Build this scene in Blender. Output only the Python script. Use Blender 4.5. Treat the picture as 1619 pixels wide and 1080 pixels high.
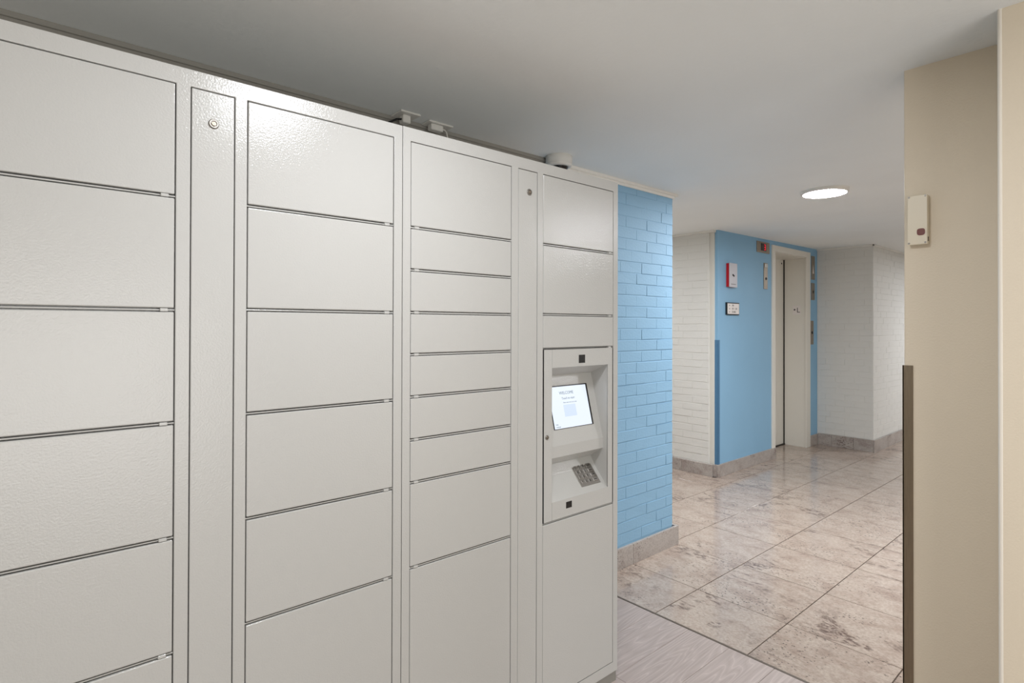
import bpy, bmesh, math, random
from mathutils import Matrix, Vector

for o in list(bpy.data.objects):
    bpy.data.objects.remove(o)
S = bpy.context.scene
C = S.collection
R = random.Random(7)

# ------------------------------------------------------------------ camera
cd = bpy.data.cameras.new('camera')
cam = bpy.data.objects.new('camera', cd)
C.objects.link(cam)
FW = Vector((0.65699569, 0.75387321, 0.00564343))
RT = Vector((0.7538735, -0.65701478, 0.00251514))
UP = Vector((-0.00560391, -0.00260199, 0.99998091))
M = Matrix.Identity(4)
for i in range(3):
    M[i][0], M[i][1], M[i][2] = RT[i], UP[i], -FW[i]
M.translation = Vector((0, -1.47625, 1.45))
cam.matrix_world = M
cd.sensor_fit = 'HORIZONTAL'
cd.sensor_width = 36
cd.lens = 895.636 / 1619 * 36
cd.shift_x = -(812.117 - 809.5) / 1619
cd.shift_y = (511.304 - 540) / 1619
cd.clip_start = 0.02
S.camera = cam

# ------------------------------------------------------------------ world, exposure
w = bpy.data.worlds.new('world')
w.use_nodes = True
w.node_tree.nodes['Background'].inputs[0].default_value = (0.8, 0.85, 0.9, 1)
w.node_tree.nodes['Background'].inputs[1].default_value = 0.3
S.world = w
S.view_settings.view_transform = 'Standard'
S.view_settings.look = 'None'
S.view_settings.gamma = 1
S.view_settings.use_curve_mapping = False
S.view_settings.exposure = 0.14
W_REAR_FILL, W_LOBBY_FILL = 54.0, 14.0
LAMPS = [275.0, 90.0, 225.0, 400.0, 140.0]     # radiance of each ceiling lamp's diffuser


def fill_light(name, loc, rot, sx, sy, watts, rgb):
    l = bpy.data.lights.new(name, 'AREA')
    l.shape = 'RECTANGLE'
    l.size, l.size_y, l.energy, l.color = sx, sy, watts, rgb
    o = bpy.data.objects.new(name, l)
    o.location, o.rotation_euler = loc, rot
    C.objects.link(o)


# fill lights added to lift the ceiling: behind the camera and in the lobby
fill_light('rear_fill', (-0.2, -4.05, 0.98), (math.radians(90), 0, 0), 2.8, 1.65, W_REAR_FILL, (1.0, 0.985, 0.965))
fill_light('lobby_fill', (6.0, -4.05, 1.25), (math.radians(90), 0, 0), 5.0, 2.1, W_LOBBY_FILL, (1.0, 0.985, 0.965))



# ------------------------------------------------------------------ materials
def lin(c):
    return tuple(((v / 255) / 12.92 if v / 255 <= 0.04045 else ((v / 255 + 0.055) / 1.055) ** 2.4) for v in c) + (1,)


def newmat(name):
    m = bpy.data.materials.new(name)
    m.use_nodes = True
    nt = m.node_tree
    return m, nt, nt.nodes['Principled BSDF']


def nd(nt, typ, **kw):
    n = nt.nodes.new(typ)
    for k, v in kw.items():
        if k in n.inputs:
            n.inputs[k].default_value = v
        else:
            setattr(n, k, v)
    return n


def ramp(nt, stops):
    n = nt.nodes.new('ShaderNodeValToRGB')
    e = n.color_ramp.elements
    while len(e) < len(stops):
        e.new(0.5)
    for i, (p, c) in enumerate(stops):
        e[i].position = p
        e[i].color = c if len(c) == 4 else tuple(c) + (1,)
    return n


def paint(name, rgb, rough=0.5, scale=60, bump=0.0005, var=0.03, spec=0.5, metal=0.0, detail=3):
    m, nt, b = newmat(name)
    L = nt.links.new
    tc = nd(nt, 'ShaderNodeTexCoord')
    n1 = nd(nt, 'ShaderNodeTexNoise', Scale=scale, Detail=detail, Roughness=0.55)
    L(tc.outputs['Object'], n1.inputs['Vector'])
    n2 = nd(nt, 'ShaderNodeTexNoise', Scale=2.3, Detail=3)
    L(tc.outputs['Object'], n2.inputs['Vector'])
    c = lin(rgb)
    r = ramp(nt, [(0.3, tuple(v * (1 - var) for v in c[:3])), (0.7, tuple(min(1, v * (1 + var)) for v in c[:3]))])
    L(n2.outputs['Fac'], r.inputs['Fac'])
    L(r.outputs['Color'], b.inputs['Base Color'])
    bp = nd(nt, 'ShaderNodeBump', Strength=1.0, Distance=bump)
    L(n1.outputs['Fac'], bp.inputs['Height'])
    L(bp.outputs['Normal'], b.inputs['Normal'])
    b.inputs['Roughness'].default_value = rough
    b.inputs['Specular IOR Level'].default_value = spec
    b.inputs['Metallic'].default_value = metal
    return m


def emit(name, rgb, s):
    m, nt, b = newmat(name)
    b.inputs['Base Color'].default_value = (0.02, 0.02, 0.02, 1)
    b.inputs['Roughness'].default_value = 0.4
    b.inputs['Emission Color'].default_value = lin(rgb)
    b.inputs['Emission Strength'].default_value = s
    return m


def steel(name, rgb, rough=0.32, stretch=(2, 2, 90)):
    m, nt, b = newmat(name)
    L = nt.links.new
    tc = nd(nt, 'ShaderNodeTexCoord')
    mp = nd(nt, 'ShaderNodeMapping')
    mp.inputs['Scale'].default_value = stretch
    n = nd(nt, 'ShaderNodeTexNoise', Scale=6, Detail=4)
    L(tc.outputs['Object'], mp.inputs['Vector'])
    L(mp.outputs['Vector'], n.inputs['Vector'])
    c = lin(rgb)
    r = ramp(nt, [(0.3, tuple(v * 0.85 for v in c[:3])), (0.7, c[:3])])
    L(n.outputs['Fac'], r.inputs['Fac'])
    L(r.outputs['Color'], b.inputs['Base Color'])
    b.inputs['Metallic'].default_value = 0.85
    b.inputs['Roughness'].default_value = rough
    return m


def stone(name, dark=1.0, gloss=0.12, along_y=True, tint=(1, 1, 1)):
    """polished pale granite: cloudy beige ground, brown veins, dark flecks"""
    m, nt, b = newmat(name)
    L = nt.links.new
    tc = nd(nt, 'ShaderNodeTexCoord')
    oi = nd(nt, 'ShaderNodeObjectInfo')
    ml = nd(nt, 'ShaderNodeMath', operation='MULTIPLY')
    ml.inputs[1].default_value = 57.0
    L(oi.outputs['Random'], ml.inputs[0])
    ad = nd(nt, 'ShaderNodeVectorMath', operation='ADD')
    L(tc.outputs['Object'], ad.inputs[0])
    cx = nd(nt, 'ShaderNodeCombineXYZ')
    L(ml.outputs[0], cx.inputs[0])
    L(ml.outputs[0], cx.inputs[1])
    L(ml.outputs[0], cx.inputs[2])
    L(cx.outputs[0], ad.inputs[1])

    def noise(scale, stretch, detail=5, rough=0.6, dist=0.0):
        mp = nd(nt, 'ShaderNodeMapping')
        mp.inputs['Scale'].default_value = stretch
        L(ad.outputs[0], mp.inputs['Vector'])
        n = nd(nt, 'ShaderNodeTexNoise', Scale=scale, Detail=detail, Roughness=rough, Distortion=dist)
        L(mp.outputs['Vector'], n.inputs['Vector'])
        return n.outputs['Fac']
    st2 = (1.0, 0.7, 1.0) if along_y else (0.6, 0.6, 1.0)
    st = (1.0, 0.42, 1.0) if along_y else (0.5, 0.5, 1.0)
    t = lambda r, g, bb: tuple(x * y for x, y in zip(lin((r, g, bb))[:3], tint))
    base = ramp(nt, [(0.28, t(150, 133, 124)), (0.45, t(174, 160, 150)), (0.6, t(185, 173, 163)), (0.78, t(170, 152, 141))])
    L(noise(9, st2, 7, 0.68, 0.4), base.inputs['Fac'])
    # fine grain
    gr = ramp(nt, [(0.34, (0.74, 0.73, 0.72)), (0.62, (1.08, 1.08, 1.08))])
    L(noise(90, (1, 0.75, 1), 4, 0.7), gr.inputs['Fac'])
    mx = nd(nt, 'ShaderNodeMix', data_type='RGBA', blend_type='MULTIPLY')
    mx.inputs[0].default_value = 0.8
    L(base.outputs['Color'], mx.inputs[6])
    L(gr.outputs['Color'], mx.inputs[7])
    # veins: thin band of a stretched noise, only in places
    nv = noise(3.2, st, 7, 0.6, 1.2)
    vr = ramp(nt, [(0.455, (0, 0, 0)), (0.485, (1, 1, 1)), (0.50, (1, 1, 1)), (0.535, (0, 0, 0))])
    L(nv, vr.inputs['Fac'])
    mk = ramp(nt, [(0.48, (0, 0, 0)), (0.64, (1, 1, 1))])
    L(noise(2.6, (1, 0.6, 1), 4, 0.55), mk.inputs['Fac'])
    brk = ramp(nt, [(0.42, (0, 0, 0)), (0.56, (1, 1, 1))])
    L(noise(55, (1, 0.5, 1), 3, 0.6), brk.inputs['Fac'])
    v1 = nd(nt, 'ShaderNodeMath', operation='MULTIPLY')
    L(vr.outputs['Color'], v1.inputs[0])
    L(mk.outputs['Color'], v1.inputs[1])
    v2 = nd(nt, 'ShaderNodeMath', operation='MULTIPLY')
    L(v1.outputs[0], v2.inputs[0])
    L(brk.outputs['Color'], v2.inputs[1])
    v3 = nd(nt, 'ShaderNodeMath', operation='MULTIPLY')
    L(v2.outputs[0], v3.inputs[0])
    v3.inputs[1].default_value = 0.85 * dark
    m2 = nd(nt, 'ShaderNodeMix', data_type='RGBA')
    L(v3.outputs[0], m2.inputs[0])
    L(mx.outputs[2], m2.inputs[6])
    m2.inputs[7].default_value = lin((92, 74, 68))
    # dark flecks, in patches
    vo = nd(nt, 'ShaderNodeTexVoronoi', Scale=78.0)
    wn = nd(nt, 'ShaderNodeTexNoise', Scale=45.0, Detail=3)
    L(ad.outputs[0], wn.inputs['Vector'])
    ws = nd(nt, 'ShaderNodeVectorMath', operation='SCALE')
    ws.inputs['Scale'].default_value = 0.022
    L(wn.outputs['Color'], ws.inputs[0])
    wa = nd(nt, 'ShaderNodeVectorMath', operation='ADD')
    L(ad.outputs[0], wa.inputs[0])
    L(ws.outputs[0], wa.inputs[1])
    wm = nd(nt, 'ShaderNodeMapping')
    wm.inputs['Scale'].default_value = (1.25, 0.7, 1.0)
    L(wa.outputs[0], wm.inputs['Vector'])
    L(wm.outputs[0], vo.inputs['Vector'])
    fl = ramp(nt, [(0.2, (1, 1, 1)), (0.34, (0, 0, 0))])
    L(vo.outputs['Distance'], fl.inputs['Fac'])
    sel = ramp(nt, [(0.52, (0, 0, 0)), (0.6, (1, 1, 1))])
    sx = nd(nt, 'ShaderNodeSeparateColor')
    L(vo.outputs['Color'], sx.inputs[0])
    L(sx.outputs[0], sel.inputs['Fac'])
    pm = ramp(nt, [(0.47, (0.0, 0.0, 0.0)), (0.56, (1, 1, 1))])
    L(noise(3.4, (1, 0.5, 1), 4, 0.6), pm.inputs['Fac'])
    f1 = nd(nt, 'ShaderNodeMath', operation='MULTIPLY')
    L(fl.outputs['Color'], f1.inputs[0])
    L(sel.outputs['Color'], f1.inputs[1])
    f2 = nd(nt, 'ShaderNodeMath', operation='MULTIPLY')
    L(f1.outputs[0], f2.inputs[0])
    L(pm.outputs['Color'], f2.inputs[1])
    f3 = nd(nt, 'ShaderNodeMath', operation='MULTIPLY')
    L(f2.outputs[0], f3.inputs[0])
    f3.inputs[1].default_value = 0.9 * dark
    m3 = nd(nt, 'ShaderNodeMix', data_type='RGBA')
    L(f3.outputs[0], m3.inputs[0])
    L(m2.outputs[2], m3.inputs[6])
    m3.inputs[7].default_value = lin((66, 58, 58))
    L(m3.outputs[2], b.inputs['Base Color'])
    b.inputs['Roughness'].default_value = gloss
    return m


def wood(name):
    """pale greyed oak plank, grain along local x"""
    m, nt, b = newmat(name)
    L = nt.links.new
    tc = nd(nt, 'ShaderNodeTexCoord')
    oi = nd(nt, 'ShaderNodeObjectInfo')
    cx = nd(nt, 'ShaderNodeCombineXYZ')
    ml = nd(nt, 'ShaderNodeMath', operation='MULTIPLY')
    ml.inputs[1].default_value = 31.0
    L(oi.outputs['Random'], ml.inputs[0])
    for i in range(3):
        L(ml.outputs[0], cx.inputs[i])
    ad = nd(nt, 'ShaderNodeVectorMath', operation='ADD')
    L(tc.outputs['Object'], ad.inputs[0])
    L(cx.outputs[0], ad.inputs[1])
    mp = nd(nt, 'ShaderNodeMapping')
    mp.inputs['Scale'].default_value = (0.85, 7.5, 1.0)
    L(ad.outputs[0], mp.inputs['Vector'])
    n1 = nd(nt, 'ShaderNodeTexNoise', Scale=1.0, Detail=2, Distortion=0.35)
    L(mp.outputs['Vector'], n1.inputs['Vector'])
    rings = nd(nt, 'ShaderNodeMath', operation='MULTIPLY')
    rings.inputs[1].default_value = 19.0
    L(n1.outputs['Fac'], rings.inputs[0])
    fr = nd(nt, 'ShaderNodeMath', operation='PINGPONG')
    fr.inputs[1].default_value = 0.5
    L(rings.outputs[0], fr.inputs[0])
    r = ramp(nt, [(0.0, lin((172, 158, 150))[:3]), (0.3, lin((178, 164, 157))[:3]), (0.44, lin((182, 168, 161))[:3]), (0.5, lin((193, 180, 172))[:3])])
    L(fr.outputs[0], r.inputs['Fac'])
    mp2 = nd(nt, 'ShaderNodeMapping')
    mp2.inputs['Scale'].default_value = (4, 90, 1)
    L(ad.outputs[0], mp2.inputs['Vector'])
    n2 = nd(nt, 'ShaderNodeTexNoise', Scale=1.5, Detail=4)
    L(mp2.outputs['Vector'], n2.inputs['Vector'])
    g = ramp(nt, [(0.3, (0.86, 0.85, 0.85)), (0.7, (1.04, 1.04, 1.04))])
    L(n2.outputs['Fac'], g.inputs['Fac'])
    mx = nd(nt, 'ShaderNodeMix', data_type='RGBA', blend_type='MULTIPLY')
    mx.inputs[0].default_value = 0.8
    L(r.outputs['Color'], mx.inputs[6])
    L(g.outputs['Color'], mx.inputs[7])
    L(mx.outputs[2], b.inputs['Base Color'])
    b.inputs['Roughness'].default_value = 0.42
    return m


MT = dict(
    locker=paint('locker_powder_coat', (189, 189, 186), 0.16, 220, 0.00056, 0.006, 0.42, detail=2),
    plinth=paint('grey_plinth_metal', (138, 136, 130), 0.5, 120, 0.0002, 0.04),
    ceiling=paint('ceiling_paint', (240, 243, 242), 0.9, 60, 0.0008, 0.015, 0.2),
    bluebrick=paint('blue_brick_paint', (134, 174, 202), 0.66, 75, 0.0014, 0.03),
    blue=paint('blue_wall_paint', (137, 182, 213), 0.5, 150, 0.0008, 0.02),
    blueguard=paint('darker_blue_guard', (76, 122, 158), 0.45, 80, 0.0002, 0.02),
    white=paint('white_brick_paint', (219, 218, 213), 0.55, 75, 0.0016, 0.02),
    smoothwhite=paint('white_plaster_paint', (216, 214, 206), 0.6, 90, 0.0004, 0.02),
    gapshade=paint('grey_gap_shade', (150, 147, 140), 0.7, 90, 0.0004, 0.02),  # shade of the gap above the lockers, put into the colour
    trim=paint('white_trim_paint', (232, 230, 224), 0.45, 60, 0.0002, 0.01),
    beige=paint('beige_wall_paint', (231, 219, 198), 0.55, 160, 0.0008, 0.012),
    bead=paint('corner_bead_highlight', (240, 234, 222), 0.35, 60, 0.0002, 0.01),
    cream=paint('cream_door_paint', (227, 224, 215), 0.4, 60, 0.0002, 0.015),
    boxcream=paint('cream_plastic', (230, 221, 200), 0.35, 300, 0.0001, 0.01),
    plastic=paint('white_plastic', (222, 220, 214), 0.4, 300, 0.0001, 0.01),
    black=paint('black_plastic', (14, 14, 15), 0.25, 200, 0.00005, 0.05),
    dark=paint('dark_gap', (38, 34, 30), 0.7, 60, 0.0001, 0.05),
    grout=paint('dark_grout', (84, 74, 68), 0.8, 200, 0.0006, 0.08),
    strip=paint('bronze_strip', (92, 80, 68), 0.45, 200, 0.0002, 0.08),
    silver=paint('silver_enamel', (186, 184, 188), 0.38, 100, 0.0001, 0.04, 0.5, 0.25),
    red=paint('red_enamel', (190, 8, 24), 0.35, 100, 0.0001, 0.03),
    rubber=paint('reddish_brown_rubber', (110, 58, 50), 0.4, 120, 0.001, 0.2),
    ink=paint('black_ink', (24, 24, 26), 0.6, 100, 0.00002, 0.02),
    greyink=paint('grey_ink', (112, 108, 104), 0.6, 100, 0.00002, 0.02),
    signwhite=paint('white_sign_face', (232, 226, 222), 0.5, 100, 0.00005, 0.01),
    steel=steel('brushed_steel', (160, 148, 134), 0.35),
    keysteel=steel('grey_keypad_steel', (150, 146, 140), 0.4),
    chrome=steel('chrome', (214, 212, 208), 0.18),
    guard=steel('bronze_brushed_steel', (150, 136, 116), 0.42, (60, 60, 3)),
    tile=stone('polished_granite_tile', 1.0, 0.13, True, (1.02, 0.99, 0.95)),
    slab=stone('granite_baseboard', 1.0, 0.3, False, (0.94, 1.0, 1.06)),
    wood=wood('greyed_oak_plank'),
    screen=emit('lit_screen', (232, 241, 255), 0.93),
    screenbox=emit('lit_screen_pale_blue', (214, 229, 250), 0.9),
    screentext=emit('lit_screen_grey_text', (110, 130, 142), 0.8),
    ledred=emit('red_digit', (255, 8, 44), 1.0),
    lens=paint('lens_highlight_glass', (40, 40, 44), 0.05, 10, 0.00001, 0.0),
)


# ------------------------------------------------------------------ mesh helpers
def box(bm, x0, x1, y0, y1, z0, z1, bev=0.0, seg=1):
    r = bmesh.ops.create_cube(bm, size=1.0)
    vs = r['verts']
    for v in vs:
        v.co = Vector((x0 + (v.co.x + 0.5) * (x1 - x0), y0 + (v.co.y + 0.5) * (y1 - y0), z0 + (v.co.z + 0.5) * (z1 - z0)))
    if bev > 0:
        es = list({e for v in vs for e in v.link_edges})
        bmesh.ops.bevel(bm, geom=es, offset=bev, segments=seg, profile=0.5, affect='EDGES')


def BB(*boxes, bev=0.0, seg=1):
    bm = bmesh.new()
    for b in boxes:
        box(bm, *b, bev=bev, seg=seg)
    return bm


def lathe(bm, cx, cy, prof, n=40, axis='z'):
    """revolve (radius, height) pairs; axis z: heights are world z at (cx, cy)"""
    rings = []
    for r, h in prof:
        if r < 1e-6:
            rings.append([bm.verts.new((cx, cy, h))])
        else:
            rings.append([bm.verts.new((cx + r * math.cos(2 * math.pi * k / n), cy + r * math.sin(2 * math.pi * k / n), h)) for k in range(n)])
    for a, b in zip(rings, rings[1:]):
        for k in range(n):
            if len(a) == 1 and len(b) == 1:
                continue
            if len(a) == 1:
                bm.faces.new((a[0], b[k], b[(k + 1) % n]))
            elif len(b) == 1:
                bm.faces.new((a[k], b[0], a[(k + 1) % n]))
            else:
                bm.faces.new((a[k], b[k], b[(k + 1) % n], a[(k + 1) % n]))
    bmesh.ops.recalc_face_normals(bm, faces=bm.faces)


def xf(bm, mat):
    bmesh.ops.transform(bm, matrix=mat, verts=bm.verts)
    return bm


def frame(o, r, u):
    """matrix: local x -> r, local y -> u, local z -> r x u, origin o"""
    r = Vector(r).normalized()
    u = Vector(u)
    u = (u - r * u.dot(r)).normalized()
    n = r.cross(u)
    m = Matrix.Identity(4)
    for i in range(3):
        m[i][0], m[i][1], m[i][2] = r[i], u[i], n[i]
    m.translation = Vector(o)
    return m


def tube(bm, pts, rad, n=8):
    pts = [Vector(p) for p in pts]
    rings = []
    for i, p in enumerate(pts):
        t = (pts[min(i + 1, len(pts) - 1)] - pts[max(i - 1, 0)]).normalized()
        a = t.cross(Vector((0.3, 0.2, 1))).normalized()
        b = t.cross(a)
        rings.append([bm.verts.new(p + a * rad * math.cos(2 * math.pi * k / n) + b * rad * math.sin(2 * math.pi * k / n)) for k in range(n)])
    for a, b in zip(rings, rings[1:]):
        for k in range(n):
            bm.faces.new((a[k], a[(k + 1) % n], b[(k + 1) % n], b[k]))
    bm.faces.new(rings[0])
    bm.faces.new(rings[-1])
    bmesh.ops.recalc_face_normals(bm, faces=bm.faces)


def prism(bm, prof, x0, x1):
    """extrude a closed (y, z) outline along x"""
    a = [bm.verts.new((x0, y, z)) for y, z in prof]
    b = [bm.verts.new((x1, y, z)) for y, z in prof]
    n = len(prof)
    for k in range(n):
        bm.faces.new((a[k], a[(k + 1) % n], b[(k + 1) % n], b[k]))
    bm.faces.new(a)
    bm.faces.new(b)
    bmesh.ops.recalc_face_normals(bm, faces=bm.faces)


def text_bm(s, size, mat, align='CENTER', thick=0.0003):
    cu = bpy.data.curves.new('txt', 'FONT')
    cu.body = s
    cu.size = size
    cu.align_x = align
    cu.align_y = 'CENTER'
    cu.extrude = thick
    cu.resolution_u = 3
    ob = bpy.data.objects.new('txt', cu)
    C.objects.link(ob)
    dg = bpy.context.evaluated_depsgraph_get()
    me = bpy.data.meshes.new_from_object(ob.evaluated_get(dg))
    bm = bmesh.new()
    bm.from_mesh(me)
    bpy.data.objects.remove(ob)
    bpy.data.curves.remove(cu)
    bpy.data.meshes.remove(me)
    return xf(bm, mat)


def obj(name, bm, mat, parent=None, smooth=False, label=None):
    me = bpy.data.meshes.new(name)
    bm.to_mesh(me)
    bm.free()
    if isinstance(mat, str):
        mat = MT[mat]
    me.materials.append(mat)
    if smooth:
        for p in me.polygons:
            p.use_smooth = True
    o = bpy.data.objects.new(name, me)
    C.objects.link(o)
    if parent:
        hang(o, parent)
    if label:
        o['label'] = label
    return o


def hang(o, parent):
    """parent o keeping the mesh where its world coordinates put it"""
    o.parent = parent
    p = parent
    t = Vector((0, 0, 0))
    while p:
        t += p.location
        p = p.parent
    # grandparents are always at zero offset for sub-parts, so only undo real offsets once
    if parent.parent:
        t = parent.location.copy()
    o.matrix_parent_inverse = Matrix.Translation(-t)


def thing(name, label, cat, loc, group=None):
    o = bpy.data.objects.new(name, None)
    o.empty_display_size = 0.05
    C.objects.link(o)
    o.location = loc
    o['label'] = label
    o['category'] = cat
    if group:
        o['group'] = group
    return o


def struct(name, bm, mat, parent=None):
    o = obj(name, bm, mat, parent)
    o['kind'] = 'structure'
    return o


# ------------------------------------------------------------------ key dimensions (metres)
ZC = 2.337                                   # ceiling over the locker bay
CEIL = [(-2.6, ZC), (3.30, ZC), (5.07, 2.392), (7.46, 2.418), (12.2, 2.418)]


def zceil(x):
    for (a, za), (b, zb) in zip(CEIL, CEIL[1:]):
        if x <= b:
            return za + (zb - za) * (x - a) / (b - a)
    return CEIL[-1][1]


XF = 2.430                                   # plank / tile boundary
YB = 0.672                                   # face of the blue brick wall
XE = 3.275                                   # its free end
YE = 1.360                                   # elevator wall face
XW = 5.066                                   # white passage wall face
XG = 7.484                                   # grey return wall face
YR = 0.744                                   # white brick hall wall face
XR = 2.300                                   # beige wall face

# ------------------------------------------------------------------ floor
fl = struct('floor', BB((-2.6, 12.2, -4.2, 6.2, -0.10, -0.012)), 'grout')
pitch = 0.4826
xs = [XF + 0.006] + [2.8335 + pitch * k for k in range(20)]
ys = [0.703 + pitch * k for k in range(-11, 12)]


def inside_tile(xa, xb, ya, yb):
    """clip a tile to the open tiled floor; returns list of rectangles"""
    out = []
    regions = [(XF, 3.29, -4.2, YB), (3.29, 5.05, -4.2, 6.2), (5.05, XG, -4.2, YE), (XG, 12.2, -4.2, YR), (6.32, 7.17, YE, 1.62)]
    for (p, q, r, s) in regions:
        a, b, c, d = max(xa, p), min(xb, q), max(ya, r), min(yb, s)
        if b - a > 0.004 and d - c > 0.004:
            out.append([a, b, c, d])
    # rejoin pieces of one slab that only the region borders cut
    if len(out) > 1:
        a = min(o[0] for o in out); b = max(o[1] for o in out); c = min(o[2] for o in out); d = max(o[3] for o in out)
        area = sum((o[1] - o[0]) * (o[3] - o[2]) for o in out)
        if area > 0.93 * (b - a) * (d - c):
            return [[a, b, c, d]]
    return out


tile_mesh = {}
for i in range(len(xs) - 1):
    for j in range(len(ys) - 1):
        if ys[j] > 4.2 or ys[j] < -3.0 or xs[i] > 9.6:
            continue
        for (a, b, c, d) in inside_tile(xs[i], xs[i + 1], ys[j], ys[j + 1]):
            ga = 0.0018 if a == xs[i] else 0
            gb = 0.0018 if b == xs[i + 1] else 0
            gc = 0.0025 if c == ys[j] else 0
            gd = 0.0025 if d == ys[j + 1] else 0
            a2, b2, c2, d2 = a + ga, b - gb, c + gc, d - gd
            mx, my = (a2 + b2) / 2, (c2 + d2) / 2
            key = (round(b2 - a2, 4), round(d2 - c2, 4))
            if key not in tile_mesh:
                bm = BB((-(b2 - a2) / 2, (b2 - a2) / 2, -(d2 - c2) / 2, (d2 - c2) / 2, -0.012, 0.0), bev=0.0003)
                me = bpy.data.meshes.new('tile')
                bm.to_mesh(me)
                bm.free()
                me.materials.append(MT['tile'])
                tile_mesh[key] = me
            t = bpy.data.objects.new('tile', tile_mesh[key])
            t.location = (mx, my, R.uniform(-0.0003, 0.0001))
            t.parent = fl
            C.objects.link(t)
# planks
pw = 0.2047
plank_mesh = {}
row = 0
y1 = 0.0229 + pw * 3
while y1 > -4.1:
    ya, yb = y1 - pw, min(y1, 0.66)
    x = XF - 0.006
    ln = 1.219
    first = ln * [1.0, 0.45, 0.8, 0.25, 0.62][row % 5] + 0.25
    k = 0
    while x > -2.55:
        xa = max(-2.55, x - (first if k == 0 else ln))
        key = (round(x - xa, 3), round(yb - ya, 3))
        if key not in plank_mesh:
            hx, hy = (x - xa) / 2 - 0.0005, (yb - ya) / 2 - 0.0006
            bm = BB((-hx, hx, -hy, hy, -0.012, 0.0), bev=0.0008)
            me = bpy.data.meshes.new('plank')
            bm.to_mesh(me)
            bm.free()
            me.materials.append(MT['wood'])
            plank_mesh[key] = me
        p = bpy.data.objects.new('plank', plank_mesh[key])
        p.location = ((x + xa) / 2, (ya + yb) / 2, 0)
        p.parent = fl
        C.objects.link(p)
        x = xa
        k += 1
    y1 -= pw
    row += 1
obj('transition_strip', BB((XF - 0.0055, XF + 0.0055, -4.1, 0.655, -0.012, 0.0008)), 'strip', fl, label='dark thin strip between planks and stone tiles')

# ------------------------------------------------------------------ ceiling
bm = bmesh.new()
lo = []
for x, z in CEIL:
    lo.append((bm.verts.new((x, -4.2, z)), bm.verts.new((x, 6.2, z)), bm.verts.new((x, 6.2, 2.62)), bm.verts.new((x, -4.2, 2.62))))
for a, b in zip(lo, lo[1:]):
    for k in range(4):
        bm.faces.new((a[k], a[(k + 1) % 4], b[(k + 1) % 4], b[k]))
bm.faces.new(lo[0])
bm.faces.new(lo[-1])
bmesh.ops.recalc_face_normals(bm, faces=bm.faces)
struct('ceiling', bm, 'ceiling')


# ------------------------------------------------------------------ brick walls
def brick_mesh(w, h, d, seed, mat):
    """brick centred in w and h, front face at y = 0 looking to -y, slightly uneven"""
    rr = random.Random(seed)
    bm = BB((-w / 2, w / 2, 0, d, -h / 2, h / 2), bev=0.0013)
    for v in bm.verts:
        v.co.x += rr.uniform(-0.0010, 0.0010)
        v.co.z += rr.uniform(-0.0012, 0.0012)
        v.co.y += rr.uniform(-0.0006, 0.0006)
    me = bpy.data.meshes.new('brick')
    bm.to_mesh(me)
    bm.free()
    me.materials.append(MT[mat])
    return me


def lay_bricks(wall, o, along, length, z0, z1, course, bl, mat, start=0.0, proud=0.0, ends_at=None, seed=1):
    """half-bond courses from point o in direction along (unit xy); brick fronts face n = along rotated -90 deg"""
    rr = random.Random(seed)
    ax, ay = along
    ang = math.atan2(ay, ax)
    meshes = {}
    k = 0
    z = z0
    joint = 0.0062
    vj = 0.0014
    while z < z1 - 0.012:
        h = min(course, z1 - z) - joint
        s = start - bl * 2 + (bl / 2 if k % 2 else 0)
        if rr.random() < 0.3:
            s += rr.choice([-0.25, 0.25]) * bl
        while s < length:
            a, b = max(s, 0), min(s + bl, length)
            s += bl
            if b - a < 0.02:
                continue
            wd = b - a - vj
            var = rr.randrange(4)
            key = (round(wd, 3), round(h, 3), var)
            if key not in meshes:
                meshes[key] = brick_mesh(wd, h, 0.02, hash(key) % 9999, mat)
            q = bpy.data.objects.new('brick', meshes[key])
            m = (a + b) / 2
            off = rr.uniform(-0.0012, 0.0012)
            nx, ny = ay, -ax
            q.location = (o[0] + ax * m + nx * off, o[1] + ay * m + ny * off, z + (h + joint) / 2 + rr.uniform(-0.001, 0.001))
            q.rotation_euler = (rr.uniform(-0.006, 0.006), rr.uniform(-0.004, 0.004), ang)
            q.parent = wall
            C.objects.link(q)
        z += course
        k += 1


# blue wall behind the lockers, free end at XE
struct('wall_rear', BB((-2.6, 1.930, YB + 0.0026, 0.95, 0, ZC)), 'gapshade')  # greyed so the gap over the lockers stays dark
wb = struct('wall_back', BB((1.930, XE - 0.003, YB + 0.0026, 0.95, 0, ZC)), 'bluebrick')
lay_bricks(wb, (1.9331, YB), (1, 0), XE - 1.9331, 0.132, ZC, 0.0687, 0.2113, 'bluebrick', start=0.0, seed=3)
struct('wall_passage', BB((XE - 0.22, XE - 0.003, 0.95, 6.2, 0, ZC)), 'smoothwhite')

# white passage wall, elevator wall, grey return wall, white hall wall
ww = struct('wall_corridor', BB((XW + 0.0026, XW + 0.15, 1.44, 6.2, 0, 2.405)), 'white')
lay_bricks(ww, (XW, 2.10), (0, -1), 2.10 - 1.4425, 0.122, 2.391, 0.0714, 0.2113, 'white', start=0.06, seed=5)
struct('wall_corner', BB((5.084, 5.20, 1.392, 1.4405, 0, 2.393)), 'smoothwhite')
we = struct('wall_elevator', BB((5.098, 6.30, YE, 1.80, 0, 2.42), (6.30, 7.18, YE, 1.80, 2.292, 2.42), (7.18, XG + 0.1, YE, 1.80, 0, 2.42)), 'blue')
wg = struct('wall_return', BB((XG + 0.0026, XG + 0.2, YR + 0.003, YE - 0.0005, 0, 2.42)), 'white')
lay_bricks(wg, (XG, YE - 0.002), (0, -1), YE - 0.002 - YR, 0.138, 2.418, 0.0714, 0.2113, 'white', start=0.1, seed=6)
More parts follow.
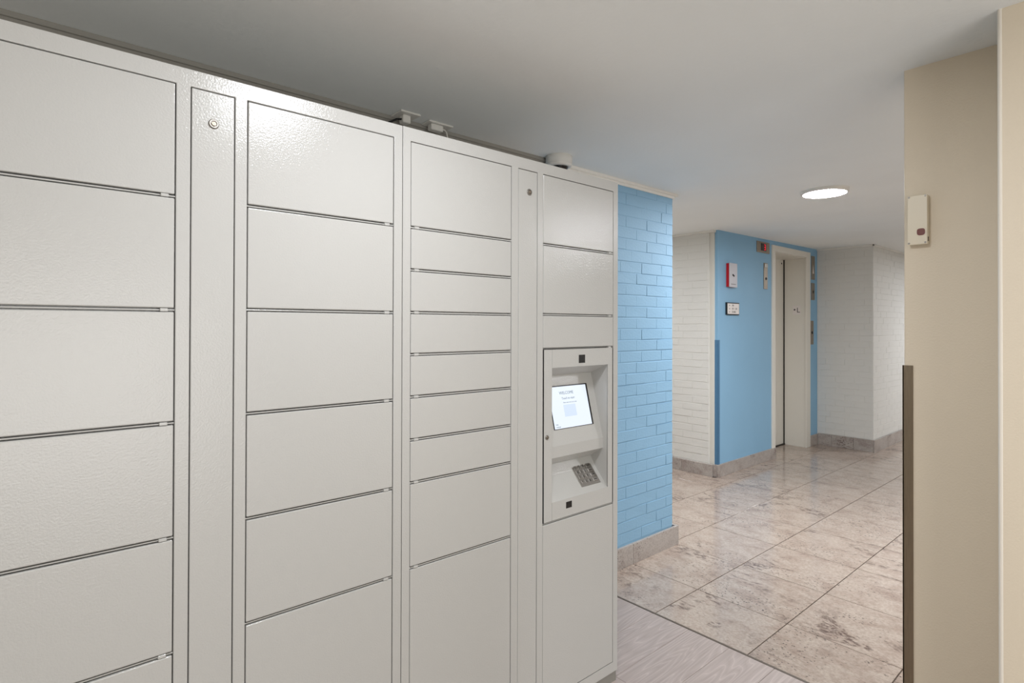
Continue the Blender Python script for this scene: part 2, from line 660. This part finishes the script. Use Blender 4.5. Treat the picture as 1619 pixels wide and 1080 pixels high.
wh = struct('wall_hall', BB((XG + 0.2, 12.2, YR + 0.0026, YR + 0.2, 0, 2.42)), 'white')
lay_bricks(wh, (XG + 0.021, YR), (1, 0), 1.3, 0.138, 2.418, 0.0714, 0.2113, 'white', start=0.03, seed=8)
# beige wall at the right and the nearer beige wall beside it
bm = BB((XR, XR + 0.15, -4.2, -0.888, 0, ZC + 0.01), bev=0.003, seg=2)
struct('wall_right', bm, 'beige')
bm = BB((2.05, XR, -4.2, -1.1735, 0, ZC + 0.005), bev=0.008, seg=4)
wn = struct('wall_near', bm, 'beige')
bm = bmesh.new()
lathe(bm, 2.0555, -1.1795, [(0.0068, 0.0), (0.0068, ZC + 0.004)], 20)
obj('corner_bead', bm, 'bead', wn, True, 'pale rounded corner bead')  # lighter than the wall to paint in the corner's highlight
# out of the photograph: the sides that close the rooms
struct('wall_left', BB((-2.6, -2.5, -4.2, 0.95, 0, ZC)), 'smoothwhite')
struct('wall_front', BB((-2.6, 2.05, -4.2, -4.1, 0, ZC)), 'smoothwhite')
struct('wall_lobby', BB((XR, 12.2, -4.2, -4.1, 0, 2.42)), 'smoothwhite')
struct('wall_end', BB((12.1, 12.2, -4.2, YR, 0, 2.42)), 'smoothwhite')
struct('wall_far', BB((XE, XW, 6.1, 6.2, 0, 2.42)), 'smoothwhite')


# ------------------------------------------------------------------ ceiling trim
def lt(bm, x0, x1, y0, y1, z0, z1):
    box(bm, x0, x1, y0, y1, z0, z1, 0.002)


bm = bmesh.new()
lt(bm, 2.10, XE + 0.016, YB - 0.008, YB + 0.002, 2.303, 2.322)
lt(bm, 2.10, XE + 0.042, YB - 0.016, YB + 0.002, 2.320, 2.3375)
lt(bm, XE - 0.004, XE + 0.016, YB, 1.6, 2.303, 2.322)
lt(bm, XE - 0.004, XE + 0.042, YB, 1.6, 2.320, 2.3375)
struct('trim_1', bm, 'trim')
struct('trim_4', BB((-2.5, 2.10, YB - 0.008, YB + 0.002, 2.303, 2.322), (-2.5, 2.10, YB - 0.016, YB + 0.002, 2.320, 2.3375), bev=0.002), 'gapshade')  # same trim over the lockers, its shade painted in as grey
struct('trim_2', BB((XW - 0.016, XW + 0.004, 1.441, 4.0, 2.375, 2.392), (5.05, 5.098, 1.380, 1.441, 2.372, 2.392), bev=0.002), 'trim')
struct('trim_3', BB((XG - 0.014, XG + 0.004, YR - 0.014, YE, 2.400, 2.4185), (XG - 0.014, 10.0, YR - 0.014, YR + 0.004, 2.400, 2.4185), bev=0.002), 'trim')


# ------------------------------------------------------------------ granite baseboards, each slab its own piece
def baseboard(name, slabs):
    o = struct(name, BB(*[(a + 0.002, b - 0.002, c + 0.002, d - 0.002, 0, f - 0.004) for a, b, c, d, f in slabs]), 'grout')
    for a, b, c, d, f in slabs:
        bm = BB((-(b - a) / 2, (b - a) / 2, -(d - c) / 2, (d - c) / 2, -f / 2, f / 2), bev=0.0012)
        p = obj('stone_slab', bm, 'slab')
        p.location = ((a + b) / 2, (c + d) / 2, f / 2)
        p.parent = o
    return o


def run_x(xl, y0, y1, h):
    return [(a + 0.0008, b - 0.0008, y0, y1, h) for a, b in zip(xl, xl[1:])]


def run_y(yl, x0, x1, h):
    return [(x0, x1, a + 0.0008, b - 0.0008, h) for a, b in zip(yl, yl[1:])]


baseboard('baseboard_back', run_x([-0.54, 0.42, 1.38, 1.87, 2.8352, 3.310], 0.657, YB + 0.002, 0.1235) + run_y([0.658, 1.30, 2.2, 3.1], 3.310 - 0.0, 3.330, 0.1235))
baseboard('baseboard_corridor', run_y([1.3955, 1.729, 2.3, 2.9], 5.046, XW + 0.003, 0.118))
baseboard('baseboard_corner', [(5.066, 5.0925, 1.3705, 1.3950, 0.118), (5.080, 5.1120, 1.3455, 1.3700, 0.118)])
baseboard('baseboard_elevator', run_x([5.1125, 5.3786, 5.82, 6.318], 1.345, YE + 0.002, 0.119) + run_x([7.252, 7.468], 1.345, YE + 0.002, 0.13))
baseboard('baseboard_return', run_y([0.7405, 0.947, 1.19, 1.3445], 7.469, XG + 0.002, 0.138))
baseboard('baseboard_hall', run_x([7.469, 7.95, 8.6, 9.4, 10.2], 0.728, YR - 0.0045, 0.138))

# ------------------------------------------------------------------ elevator door
d1 = struct('door_1', BB((6.318, 7.17, 1.625, 1.70, 0.004, 2.292)), 'cream')


def dpart(name, bm, mat, parent=None, label=None):
    return obj(name, bm, mat, parent or d1, label=label)


dpart('frame', BB((6.232, 6.306, YE - 0.014, YE + 0.004, 0.119, 2.358), (6.306, 7.135, YE - 0.014, YE + 0.004, 2.290, 2.358), (7.135, 7.250, YE - 0.014, YE + 0.004, 0.0, 2.358), bev=0.0015), 'cream')
dpart('jamb', BB((7.150, 7.180, YE + 0.004, 1.612, 0.0, 2.292)), 'cream')
dpart('jamb', BB((6.296, 6.318, YE + 0.004, 1.62, 0.0, 2.292)), 'cream')
dpart('header', BB((6.318, 7.150, YE + 0.004, 1.62, 2.284, 2.296)), 'cream')
dpart('door_gap', BB((7.1415, 7.185, 1.6125, 1.6245, 0.0, 2.292)), 'dark', label='dark slit beside the sliding door panel')
dpart('sill', BB((6.318, 7.150, 1.6055, 1.627, 0.0, 0.012)), 'dark', label='dark sill slot under the door')
bm = bmesh.new()
lathe(bm, 0, 0, [(0.0, 0.0), (0.010, 0.0), (0.010, 0.004), (0.0, 0.004)], 16)
dpart('key_hole', xf(bm, Matrix.Translation((7.09, 1.6205, 2.238)) @ Matrix.Rotation(math.radians(-90), 4, 'X')), 'black', label='small black key hole near the door top')

# ------------------------------------------------------------------ ceiling lamps
def lamp(name, label, x, y, power, r=0.142, group='round flat ceiling lamps'):
    z = zceil(x)
    t = thing(name, label, 'lamp', (x, y, z - 0.022), group)
    bm = bmesh.new()
    lathe(bm, x, y, [(r * 0.90, z - 0.014), (r * 0.90, z - 0.0245), (r * 0.94, z - 0.0255), (r, z - 0.021), (r * 1.01, z - 0.003), (r * 1.01, z + 0.008)], 64)
    obj('rim', bm, 'trim', t, True)
    bm = bmesh.new()
    lathe(bm, x, y, [(0.0, z - 0.0235), (r * 0.5, z - 0.0235), (r * 0.905, z - 0.0235)], 64)
    obj('diffuser', bm, emit('lamp_diffuser', (248, 250, 255), power), t, True, 'glowing white diffuser')
    return t


lamp('ceiling_lamp', 'round flat lit ceiling lamp before the elevator, the only lamp in view', 4.02, 0.0, LAMPS[0])
lamp('ceiling_lamp', 'round flat ceiling lamp above the parcel lockers, out of the photo overhead', 0.70, -0.75, LAMPS[1])
lamp('ceiling_lamp', 'round flat ceiling lamp behind the beige wall, out of the photo', 3.93, -2.05, LAMPS[2])
lamp('ceiling_lamp', 'round flat ceiling lamp in the hall past the grey wall, out of the photo', 9.3, -1.0, LAMPS[3])
lamp('ceiling_lamp', 'round flat ceiling lamp in the passage behind the blue brick wall', 4.15, 3.0, LAMPS[4])


# ------------------------------------------------------------------ parcel lockers
G = 0.0023


def lock_parts(parent, x, z, r, y=0.0):
    """round cam lock on a face at y"""
    m = Matrix.Translation((x, y, z)) @ Matrix.Rotation(math.radians(90), 4, 'X')
    bm = bmesh.new()
    lathe(bm, 0, 0, [(r, -0.002), (r, 0.0015), (r * 0.85, 0.0035), (r * 0.62, 0.0035), (r * 0.55, 0.0015), (0, 0.0015)], 28)
    obj('lock', xf(bm, m), 'keysteel', parent, label='round chrome key lock')
    bm = bmesh.new()
    lathe(bm, 0, 0, [(r * 0.46, 0.0012), (r * 0.46, 0.004), (r * 0.40, 0.0046), (0, 0.0046)], 20)
    box(bm, -r * 0.1, r * 0.1, -r * 0.36, r * 0.36, 0.0046, 0.0048)
    obj('lock_plug', xf(bm, m), 'steel', parent)


def locker(name, label, x0, x1, cols, strip, rail_z):
    """cols: list of (left, right, [(z_top, z_bottom, kind)...]); strip: (left, right, lock_z)"""
    t = thing(name, label, 'locker', ((x0 + x1) / 2, 0.31, 0), 'grey white parcel lockers')
    zt, zb, zdt, zdb = 2.0431, 0.0445, 2.0037, 0.0851
    bm = bmesh.new()
    box(bm, x0 + 0.0009, x1 - 0.0009, 0.10, 0.62, zb, zt)
    kz = [d for c in cols for d in c[2] if d[2] == 'kiosk']
    kc = [c for c in cols if any(d[2] == 'kiosk' for d in c[2])]
    if kz:
        ka, kb = kc[0][0], kc[0][1]
        box(bm, x0 + 0.0009, ka, 0.024, 0.101, zb, zt)
        box(bm, kb, x1 - 0.0009, 0.024, 0.101, zb, zt)
        box(bm, ka, kb, 0.024, 0.101, kz[0][0] + 0.001, zt)
        box(bm, ka, kb, 0.024, 0.101, zb, kz[0][1] - 0.001)
    else:
        box(bm, x0 + 0.0009, x1 - 0.0009, 0.024, 0.101, zb, zt)
    op = sorted([(c[0], c[1]) for c in cols] + [(strip[0], strip[1])])
    edges = [x0 + 0.0009]
    for a, b in op:
        edges += [a, b]
    edges.append(x1 - 0.0009)
    # face frame: one sheet with an opening for every column
    zs = [zb, zdb, zdt, zt]
    g = [[bm.verts.new((x, 0.0, z)) for z in zs] for x in edges]
    fs = []
    for i in range(len(edges) - 1):
        for j in range(3):
            if i % 2 == 1 and j == 1:
                continue
            fs.append(bm.faces.new((g[i][j], g[i + 1][j], g[i + 1][j + 1], g[i][j + 1])))
    ex = bmesh.ops.extrude_face_region(bm, geom=fs)
    for v in ex['geom']:
        if isinstance(v, bmesh.types.BMVert):
            v.co.y = 0.0245
    bmesh.ops.recalc_face_normals(bm, faces=bm.faces)
    for a, b, ds in cols:
        for (zt0, zb0, kd), (zt1, zb1, kd1) in zip(ds, ds[1:]):
            box(bm, a, b, 0.003, 0.024, zt1 + 0.0027, zb0 - 0.0031)
    body = obj('body', bm, 'locker', t)
    bv = body.modifiers.new('bevel', 'BEVEL')
    bv.width = 0.0016
    bv.segments = 2
    bv.limit_method = 'ANGLE'
    obj('plinth', BB((x0 + 0.001, x1 - 0.002, 0.006, 0.60, 0.0, zb + 0.0005)), 'plinth', t, label='dark grey base plinth')
    # tall service strip with a lock
    st = obj('service_panel', BB((strip[0] + G, strip[1] - G, 0.0002, 0.022, zdb + G, zdt - G), bev=0.0018, seg=2), 'locker', t, label='narrow tall panel with a key lock')
    lock_parts(st, strip[2], strip[3], 0.0115)
    for a, b, ds in cols:
        for k, (z1, z0, kd) in enumerate(ds):
            if kd == 'kiosk':
                kiosk(t, a, b, z1, z0)
                continue
            d = obj('door', BB((a + G, b - G, 0.0, 0.022, z0, z1), bev=0.0024, seg=3), 'locker', t)
            if k < len(ds) - 1:
                zz = z0 - 0.0046
                xh = b - 0.022 if kd == 'r' else a + 0.022
                obj('hinge_tab', BB((xh - 0.008, xh + 0.008, -0.0005, 0.012, zz - 0.0036, zz + 0.0036), bev=0.001), 'locker', d)
    return t


def kiosk(t, a, b, z1, z0):
    """screen and keypad panel: a bent sheet with a sloping recess"""
    xl, xr = 1.4747, 1.7925
    bm = bmesh.new()
    Z1, Z0 = 1.298, 0.803
    front = [(a + G, xl - 0.0006, z0, z1), (xl + 0.0006, b - G, Z1, z1), (xl + 0.0006, b - G, z0, Z0), (xr, b - G, Z0, Z1)]
    for xa, xb, za, zb in front:
        box(bm, xa, xb, 0.0, 0.004, za, zb)
    # recess outline (y, z), top to bottom, and its side cheeks
    prof = [(0.003, Z1), (0.0896, 1.2604), (0.0250, 1.0000), (0.0250, 0.9575), (0.0900, 0.9150), (0.0680, 0.8790), (0.0015, Z0)]
    A = [bm.verts.new((xl, y, z)) for y, z in prof]
    B = [bm.verts.new((xr, y, z)) for y, z in prof]
    for k in range(len(prof) - 1):
        bm.faces.new((A[k], B[k], B[k + 1], A[k + 1]))
    bm.faces.new(A)
    bm.faces.new(B)
    box(bm, a + G, a + 0.006, 0.0, 0.022, z0, z1)
    box(bm, b - 0.006, b - G, 0.0, 0.022, z0, z1)
    box(bm, a + G, b - G, 0.002, 0.022, z1 - 0.004, z1)
    box(bm, a + G, b - G, 0.002, 0.022, z0, z0 + 0.004)
    k = obj('kiosk_panel', bm, 'locker', t, label='recessed panel with a lit touch screen and metal keypad')
    lock_parts(k, 1.4485, 1.0463, 0.0085)
    obj('camera_window', BB((1.619, 1.6545, -0.0006, 0.003, 1.3105, 1.342)), 'black', k, label='square black camera window')
    obj('card_slot', BB((1.550, 1.581, -0.0006, 0.003, 0.767, 0.791)), 'black', k, label='small dark reader window')
    # screen lies on the upper slope
    up = Vector((0, 0.0896 - 0.025, 1.2604 - 1.0)).normalized()
    nrm = Vector((1, 0, 0)).cross(up)                 # faces -y / up
    o = Vector((1.6345, 0.0587, 1.1373))
    fr = frame(o, (1, 0, 0), up)
    W2, H2 = 0.1055, 0.080
    obj('screen_bezel', xf(BB((-W2 - 0.004, W2 + 0.010, -H2 - 0.002, H2 + 0.0045, 0.0002, 0.0012)), fr), 'black', k)
    obj('screen', xf(BB((-W2, W2, -H2, H2, 0.001, 0.0020)), fr), 'screen', k, label='lit bluish white touch screen')
    tz = 0.0022

    def st(s, size, x, y, mat='screentext', al='CENTER'):
        obj('lettering', text_bm(s, size, fr @ Matrix.Translation((x, y, tz)), al, 0.0002), mat, k)
    st('WELCOME', 0.0165, -0.012, 0.054)
    st('Touch to start', 0.0125, -0.006, 0.033, 'screentext')
    st('Please enter your access code', 0.0062, 0.0, 0.0165)
    obj('screen_button', xf(BB((-0.040, 0.028, -0.038, 0.008, 0.0019, 0.0022)), fr), 'screenbox', k)
    st('Help', 0.007, -0.098, -0.064, 'screentext', 'LEFT')
    st('Language', 0.007, -0.098, -0.073, 'screentext', 'LEFT')
    # keypad on the lower slope
    up2 = Vector((0, 0.0680 - 0.0015, 0.879 - 0.803)).normalized()
    o2 = Vector((1.7140, 0.0015, 0.803)) + up2 * 0.0755
    f2 = frame(o2, (1, 0, 0), up2)
    obj('keypad', xf(BB((-0.0565, 0.0565, -0.0495, 0.0495, -0.001, 0.0018), bev=0.0006), f2), 'keysteel', k, label='grey metal keypad with sixteen keys')
    rows = ['123', '456', '789', '*0#']
    for r in range(4):
        y = 0.0310 - r * 0.0207
        for c in range(3):
            x = -0.0385 + c * 0.0215
            key = obj('key', xf(BB((x - 0.0082, x + 0.0082, y - 0.0082, y + 0.0082, 0.0015, 0.0036), bev=0.0009), f2), 'keysteel', k)
            obj('lettering', text_bm(rows[r][c], 0.0150, f2 @ Matrix.Translation((x, y, 0.0038)), thick=0.0002), 'ink', k)
        x = 0.0365
        obj('key', xf(BB((x - 0.0145, x + 0.0145, y - 0.0082, y + 0.0082, 0.0015, 0.0042), bev=0.0012), f2), 'keysteel', k)
        bm = BB((x - 0.008, x + 0.008, y - 0.0014, y + 0.0014, 0.0042, 0.0045))
        obj('key_mark', xf(bm, f2), 'red' if r in () else 'ink', k)


def stack(ds, g=0.0092, kind='r'):
    out = []
    for k in range(len(ds) - 1):
        out.append((ds[k] - (g if k else G), ds[k + 1], kind))
    return out


DT, DB = 2.0037, 0.0851 + G
locker('parcel_locker', 'left grey white parcel locker bank with only plain wide doors', -0.155, 0.8504,
       [(-0.138, 0.2659, stack([DT, 1.7491, 1.4903, 1.2336, 0.9735, 0.7127, DB])),
        (0.4182, 0.8221, stack([DT, 1.7498, 1.4941, 1.2388, 0.9815, 0.7248, DB]))],
       (0.2949, 0.3908, 0.3430, 1.9275), None)
c4 = [(DT - G, 1.7539, 'r'), (1.7447, 1.4987, 'r'), (1.4895, 1.3721, 'r'), (1.3655, 0.7372, 'kiosk'), (0.7290, DB, 'r')]
locker('parcel_locker', 'right grey white parcel locker bank with the touch screen and keypad', 0.8504, 1.8558,
       [(0.8775, 1.2766, stack([DT, 1.7509, 1.6232, 1.4957, 1.3695, 1.2429, 1.1146, 0.9867, 0.7333, DB], kind='l')),
        (1.4269, 1.8267, c4)],
       (1.3070, 1.3995, 1.3590, 1.9265), None)

# ------------------------------------------------------------------ things on the ceiling over the lockers
t = thing('dome_camera', 'white round dome camera with black dome on the ceiling above the right locker', 'camera', (2.115, 0.595, ZC - 0.075))
cx, cy, r = 2.115, 0.595, 0.069
bm = bmesh.new()
lathe(bm, cx, cy, [(r * 0.97, ZC), (r * 0.97, ZC - 0.002), (r, ZC - 0.004), (r, ZC - 0.038), (r * 0.985, ZC - 0.040)], 64)
obj('housing', bm, 'plastic', t, True)
bm = bmesh.new()
for k in range(14):
    a = -math.pi / 2 + 0.75 + k * 0.055
    m = Matrix.Translation((cx, cy, 0)) @ Matrix.Rotation(a, 4, 'Z')
    b2 = BB((r * 0.99, r * 1.012, -0.0011, 0.0011, ZC - 0.035, ZC - 0.006))
    xf(b2, m)
    me = bpy.data.meshes.new('tmp')
    b2.to_mesh(me)
    b2.free()
    bm.from_mesh(me)
    bpy.data.meshes.remove(me)
obj('vent_rib', bm, 'plastic', t)
bm = bmesh.new()
lathe(bm, cx, cy, [(r * 0.975, ZC - 0.040), (r * 0.975, ZC - 0.047), (r * 0.92, ZC - 0.054), (r * 0.72, ZC - 0.057), (r * 0.66, ZC - 0.053)], 64)
obj('collar', bm, 'plastic', t, True)
bm = bmesh.new()
lathe(bm, cx, cy, [(r * 0.70, ZC - 0.055), (r * 0.64, ZC - 0.068), (r * 0.42, ZC - 0.082), (0, ZC - 0.088)], 48)
obj('dome', bm, 'black', t, True, 'glossy black camera dome')


def outlet(name, label, x0, x1, y0, y1, bx, cable, rad, mat):
    t = thing(name, label, 'outlet', ((x0 + x1) / 2, (y0 + y1) / 2, ZC - 0.04), 'ceiling outlets above the lockers')
    obj('cover_plate', BB((x0, x1, y0, y1, ZC - 0.007, ZC), bev=0.002), 'plastic', t)
    obj('plug', BB(bx, bev=0.003), 'plastic', t)
    bm = bmesh.new()
    tube(bm, cable, rad)
    obj('cable', bm, mat, t, True, 'cable running down behind the locker top')


outlet('ceiling_outlet', 'left outlet plate over the locker seam with square plug and dark cable', 1.168, 1.262, 0.566, 0.654,
       (1.192, 1.228, 0.590, 0.625, ZC - 0.040, ZC - 0.007),
       [(1.194, 0.607, ZC - 0.024), (1.170, 0.606, ZC - 0.030), (1.130, 0.604, ZC - 0.055), (1.085, 0.604, ZC - 0.085), (1.050, 0.600, ZC - 0.15), (1.03, 0.59, 2.05)], 0.0045, 'black')
outlet('ceiling_outlet', 'right outlet plate over the locker with long plug and thin looping cable', 1.318, 1.443, 0.588, 0.654,
       (1.336, 1.398, 0.600, 0.632, ZC - 0.034, ZC - 0.007),
       [(1.396, 0.616, ZC - 0.020), (1.412, 0.616, ZC - 0.016), (1.424, 0.616, ZC - 0.024), (1.434, 0.617, ZC - 0.055), (1.438, 0.618, ZC - 0.10), (1.438, 0.618, ZC - 0.18), (1.438, 0.60, 2.05)], 0.0028, 'plastic')

# ------------------------------------------------------------------ things on the elevator wall
YF = YE
t = thing('fire_key_box', 'red box with silver front on the blue wall beside the elevator', 'box', (5.33, YF, 1.84))
bx0, bx1 = 5.249, 5.404
obj('housing', BB((bx0 + 0.002, bx1 - 0.002, YF - 0.033, YF, 1.848, 2.080), bev=0.002), 'red', t)
obj('front_plate', BB((bx0, bx1, YF - 0.037, YF - 0.032, 1.845, 2.083), bev=0.0015), 'silver', t, label='silver front plate')
bm = BB((5.308, 5.330, YF - 0.039, YF - 0.036, 1.957, 1.974), (5.324, 5.346, YF - 0.039, YF - 0.036, 1.950, 1.966))
obj('key_slot', bm, 'ink', t)
obj('label_strip', BB((5.28, 5.375, YF - 0.0378, YF - 0.0365, 1.872, 1.878)), 'greyink', t)

t = thing('direction_sign', 'small white sign with three lines in a black frame below the red box', 'sign', (5.355, YF, 1.57))
obj('frame', BB((5.236, 5.482, YF - 0.018, YF, 1.571, 1.694), bev=0.002), 'black', t)
obj('face', BB((5.246, 5.472, YF - 0.0205, YF - 0.017, 1.580, 1.684)), 'signwhite', t)
for s, z in (('100', 1.664), ('101 - 118', 1.632), ('STAIRS', 1.600)):
    obj('lettering', text_bm(s, 0.027, frame((5.325, YF - 0.0208, z), (1, 0, 0), (0, 0, 1)), 'LEFT'), 'ink', t)
    bm = bmesh.new()
    prism(bm, [(-0.006, -0.008), (-0.006, 0.008), (0.006, 0.0)], -0.0003, 0.0003)
    xf(bm, Matrix.Translation((5.285, YF - 0.0208, z)) @ Matrix.Rotation(math.radians(-90), 4, 'Z'))
    obj('arrow', bm, 'ink', t)

t = thing('floor_indicator', 'steel floor indicator showing a red 3 above the elevator call panel', 'display', (6.03, YF, 2.25))
obj('plate', BB((5.885, 6.175, YF - 0.008, YF, 2.250, 2.368), bev=0.002), 'steel', t)
obj('display', BB((5.970, 6.092, YF - 0.0095, YF - 0.007, 2.272, 2.350)), 'black', t, label='black display window')
fr = frame((6.058, YF - 0.0105, 2.311), (1, 0, 0), (0, 0, 1))
bm = bmesh.new()
w_, h_, s_ = 0.014, 0.027, 0.0030
for (x0, x1, y0, y1) in ((-w_, w_, h_ - s_, h_ + s_), (-w_, w_, -s_, s_), (-w_, w_, -h_ - s_, -h_ + s_), (w_ - s_, w_ + s_, 0.002, h_), (w_ - s_, w_ + s_, -h_, -0.002)):
    box(bm, x0, x1, y0, y1, -0.001, 0.0005)
obj('digit', xf(bm, fr), 'ledred', t, label='red glowing 3')


def plate(name, label, x0, x1, z0, z1, cat, marks, group=None):
    t = thing(name, label, cat, ((x0 + x1) / 2, YF, z0), group)
    obj('plate', BB((x0, x1, YF - 0.007, YF, z0, z1), bev=0.0015), 'steel', t)
    return t


def button(t, x, z, r, mat='black', name='key_switch'):
    bm = bmesh.new()
    lathe(bm, 0, 0, [(0, 0.0085), (r * 0.8, 0.0085), (r, 0.007), (r, -0.001)], 18)
    xf(bm, Matrix.Translation((x, YF - 0.004, z)) @ Matrix.Rotation(math.radians(90), 4, 'X'))
    obj(name, bm, mat, t, True)


t = plate('switch_plate', 'narrow steel key switch plate below the red floor indicator', 6.045, 6.130, 1.862, 2.145, 'panel', None)
button(t, 6.092, 1.975, 0.014)
obj('lamp_lens', BB((6.055, 6.120, YF - 0.016, YF - 0.006, 2.092, 2.138), bev=0.004), 'chrome', t, label='bright chrome lens at the plate top')
t = plate('notice_plate', 'tall brownish steel plate right of the elevator door, topmost of three', 7.300, 7.400, 2.035, 2.325, 'panel', None)
bm = bmesh.new()
prism(bm, [(-0.02, -0.05), (0.0, 0.06), (0.02, -0.05)], -0.0008, 0.0008)
xf(bm, Matrix.Translation((7.350, YF - 0.0075, 2.16)) @ Matrix.Rotation(math.radians(90), 4, 'Z'))
obj('pictogram', bm, 'signwhite', t)
t = plate('switch_plate', 'steel key switch plate right of the elevator door, middle of three', 7.298, 7.395, 1.785, 1.993, 'panel', None)
button(t, 7.352, 1.885, 0.017)
t = plate('call_button_plate', 'steel call button plate right of the elevator door, lowest of three', 7.268, 7.362, 1.240, 1.530, 'panel', None)
button(t, 7.318, 1.385, 0.017, name='call_button')

t = thing('floor_plate', 'white plate marked with a star and L on the elevator jamb', 'sign', (7.150, 1.46, 1.60))
obj('plate', BB((7.1485, 7.150, 1.420, 1.515, 1.605, 1.712)), 'signwhite', t)
fr = frame((7.1484, 1.448, 1.655), (0, -1, 0), (0, 0, 1))
obj('lettering', text_bm('L', 0.085, fr), 'ink', t)
bm = bmesh.new()
pts = []
for k in range(10):
    a = math.pi / 2 + k * math.pi / 5
    q = 0.017 if k % 2 == 0 else 0.007
    pts.append((q * math.cos(a), q * math.sin(a)))
vs = [bm.verts.new((x, y, 0.0003)) for x, y in pts]
bm.faces.new(vs)
obj('star', xf(bm, frame((7.1484, 1.492, 1.664), (0, -1, 0), (0, 0, 1))), 'ink', t)

# ------------------------------------------------------------------ corner guards
o = obj('corner_guard', BB((5.0935, 5.0975, YE - 0.003, 1.392, 0.119, 1.325), (5.0935, 5.125, YE - 0.004, YE - 0.0005, 0.119, 1.325)), 'blueguard')
o['label'] = 'dark blue corner guard on the blue wall corner near the white brick'
o['category'] = 'guard'
o = obj('corner_guard', BB((XR - 0.004, XR - 0.0005, -0.9140, -0.8845, 0.0, 1.320), (XR - 0.004, XR + 0.04, -0.8875, -0.8835, 0.0, 1.320)), 'guard')
o['label'] = 'brushed bronze metal corner guard on the beige wall edge'
o['category'] = 'guard'

# ------------------------------------------------------------------ sensor box on the beige wall
XB = XR
t = thing('sensor_box', 'cream plastic box with a dark red oval window on the beige wall', 'box', (XB, -0.923, 1.74))
yl, yr, zt, zb = -0.9052, -0.9604, 1.8945, 1.7295
obj('housing', BB((XB - 0.024, XB, yr - 0.0, yl, zb, zt), bev=0.002), 'boxcream', t)
obj('lid', BB((XB - 0.028, XB - 0.0235, yr - 0.0005, yl + 0.0005, zb - 0.0005, zt + 0.0005), bev=0.0016, seg=2), 'boxcream', t)
for y, z in ((yl - 0.004, zt - 0.004), (yr + 0.005, zt - 0.004), (yl - 0.004, zb + 0.005), (yr + 0.005, zb + 0.005)):
    bm = bmesh.new()
    lathe(bm, 0, 0, [(0, 0.0012), (0.0026, 0.0012), (0.0032, 0), (0.0032, -0.001)], 16)
    box(bm, -0.0024, 0.0024, -0.0004, 0.0004, 0.0011, 0.0014)
    xf(bm, Matrix.Translation((XB - 0.028, y, z)) @ Matrix.Rotation(math.radians(-90), 4, 'Y'))
    obj('screw', bm, 'keysteel', t)


def oval(w, h, n=32, p=3.0):
    return [(w * math.copysign(abs(math.cos(a)) ** (2 / p), math.cos(a)), h * math.copysign(abs(math.sin(a)) ** (2 / p), math.sin(a))) for a in [2 * math.pi * k / n for k in range(n)]]


def oval_disc(w, h, d0, d1, w1=None, h1=None):
    bm = bmesh.new()
    a = [bm.verts.new((x, y, d0)) for x, y in oval(w, h)]
    b = [bm.verts.new((x, y, d1)) for x, y in oval(w1 or w, h1 or h)]
    for k in range(len(a)):
        bm.faces.new((a[k], a[(k + 1) % len(a)], b[(k + 1) % len(a)], b[k]))
    bm.faces.new(b)
    bmesh.ops.recalc_face_normals(bm, faces=bm.faces)
    return bm


fr = frame((XB - 0.028, -0.9435, 1.7705), (0, -1, 0), (0, 0, 1))
obj('window_rim', xf(oval_disc(0.0150, 0.0150, -0.001, 0.0012, 0.0138, 0.0138), fr), 'boxcream', t)
obj('sensor_window', xf(oval_disc(0.0122, 0.0122, 0.0, 0.0016, 0.0115, 0.0115), fr), 'rubber', t, label='dark reddish brown oval window')
obj('side_latch', BB((XB - 0.018, XB - 0.014, yr - 0.0012, yr + 0.001, zb + 0.010, zb + 0.024)), 'dark', t)
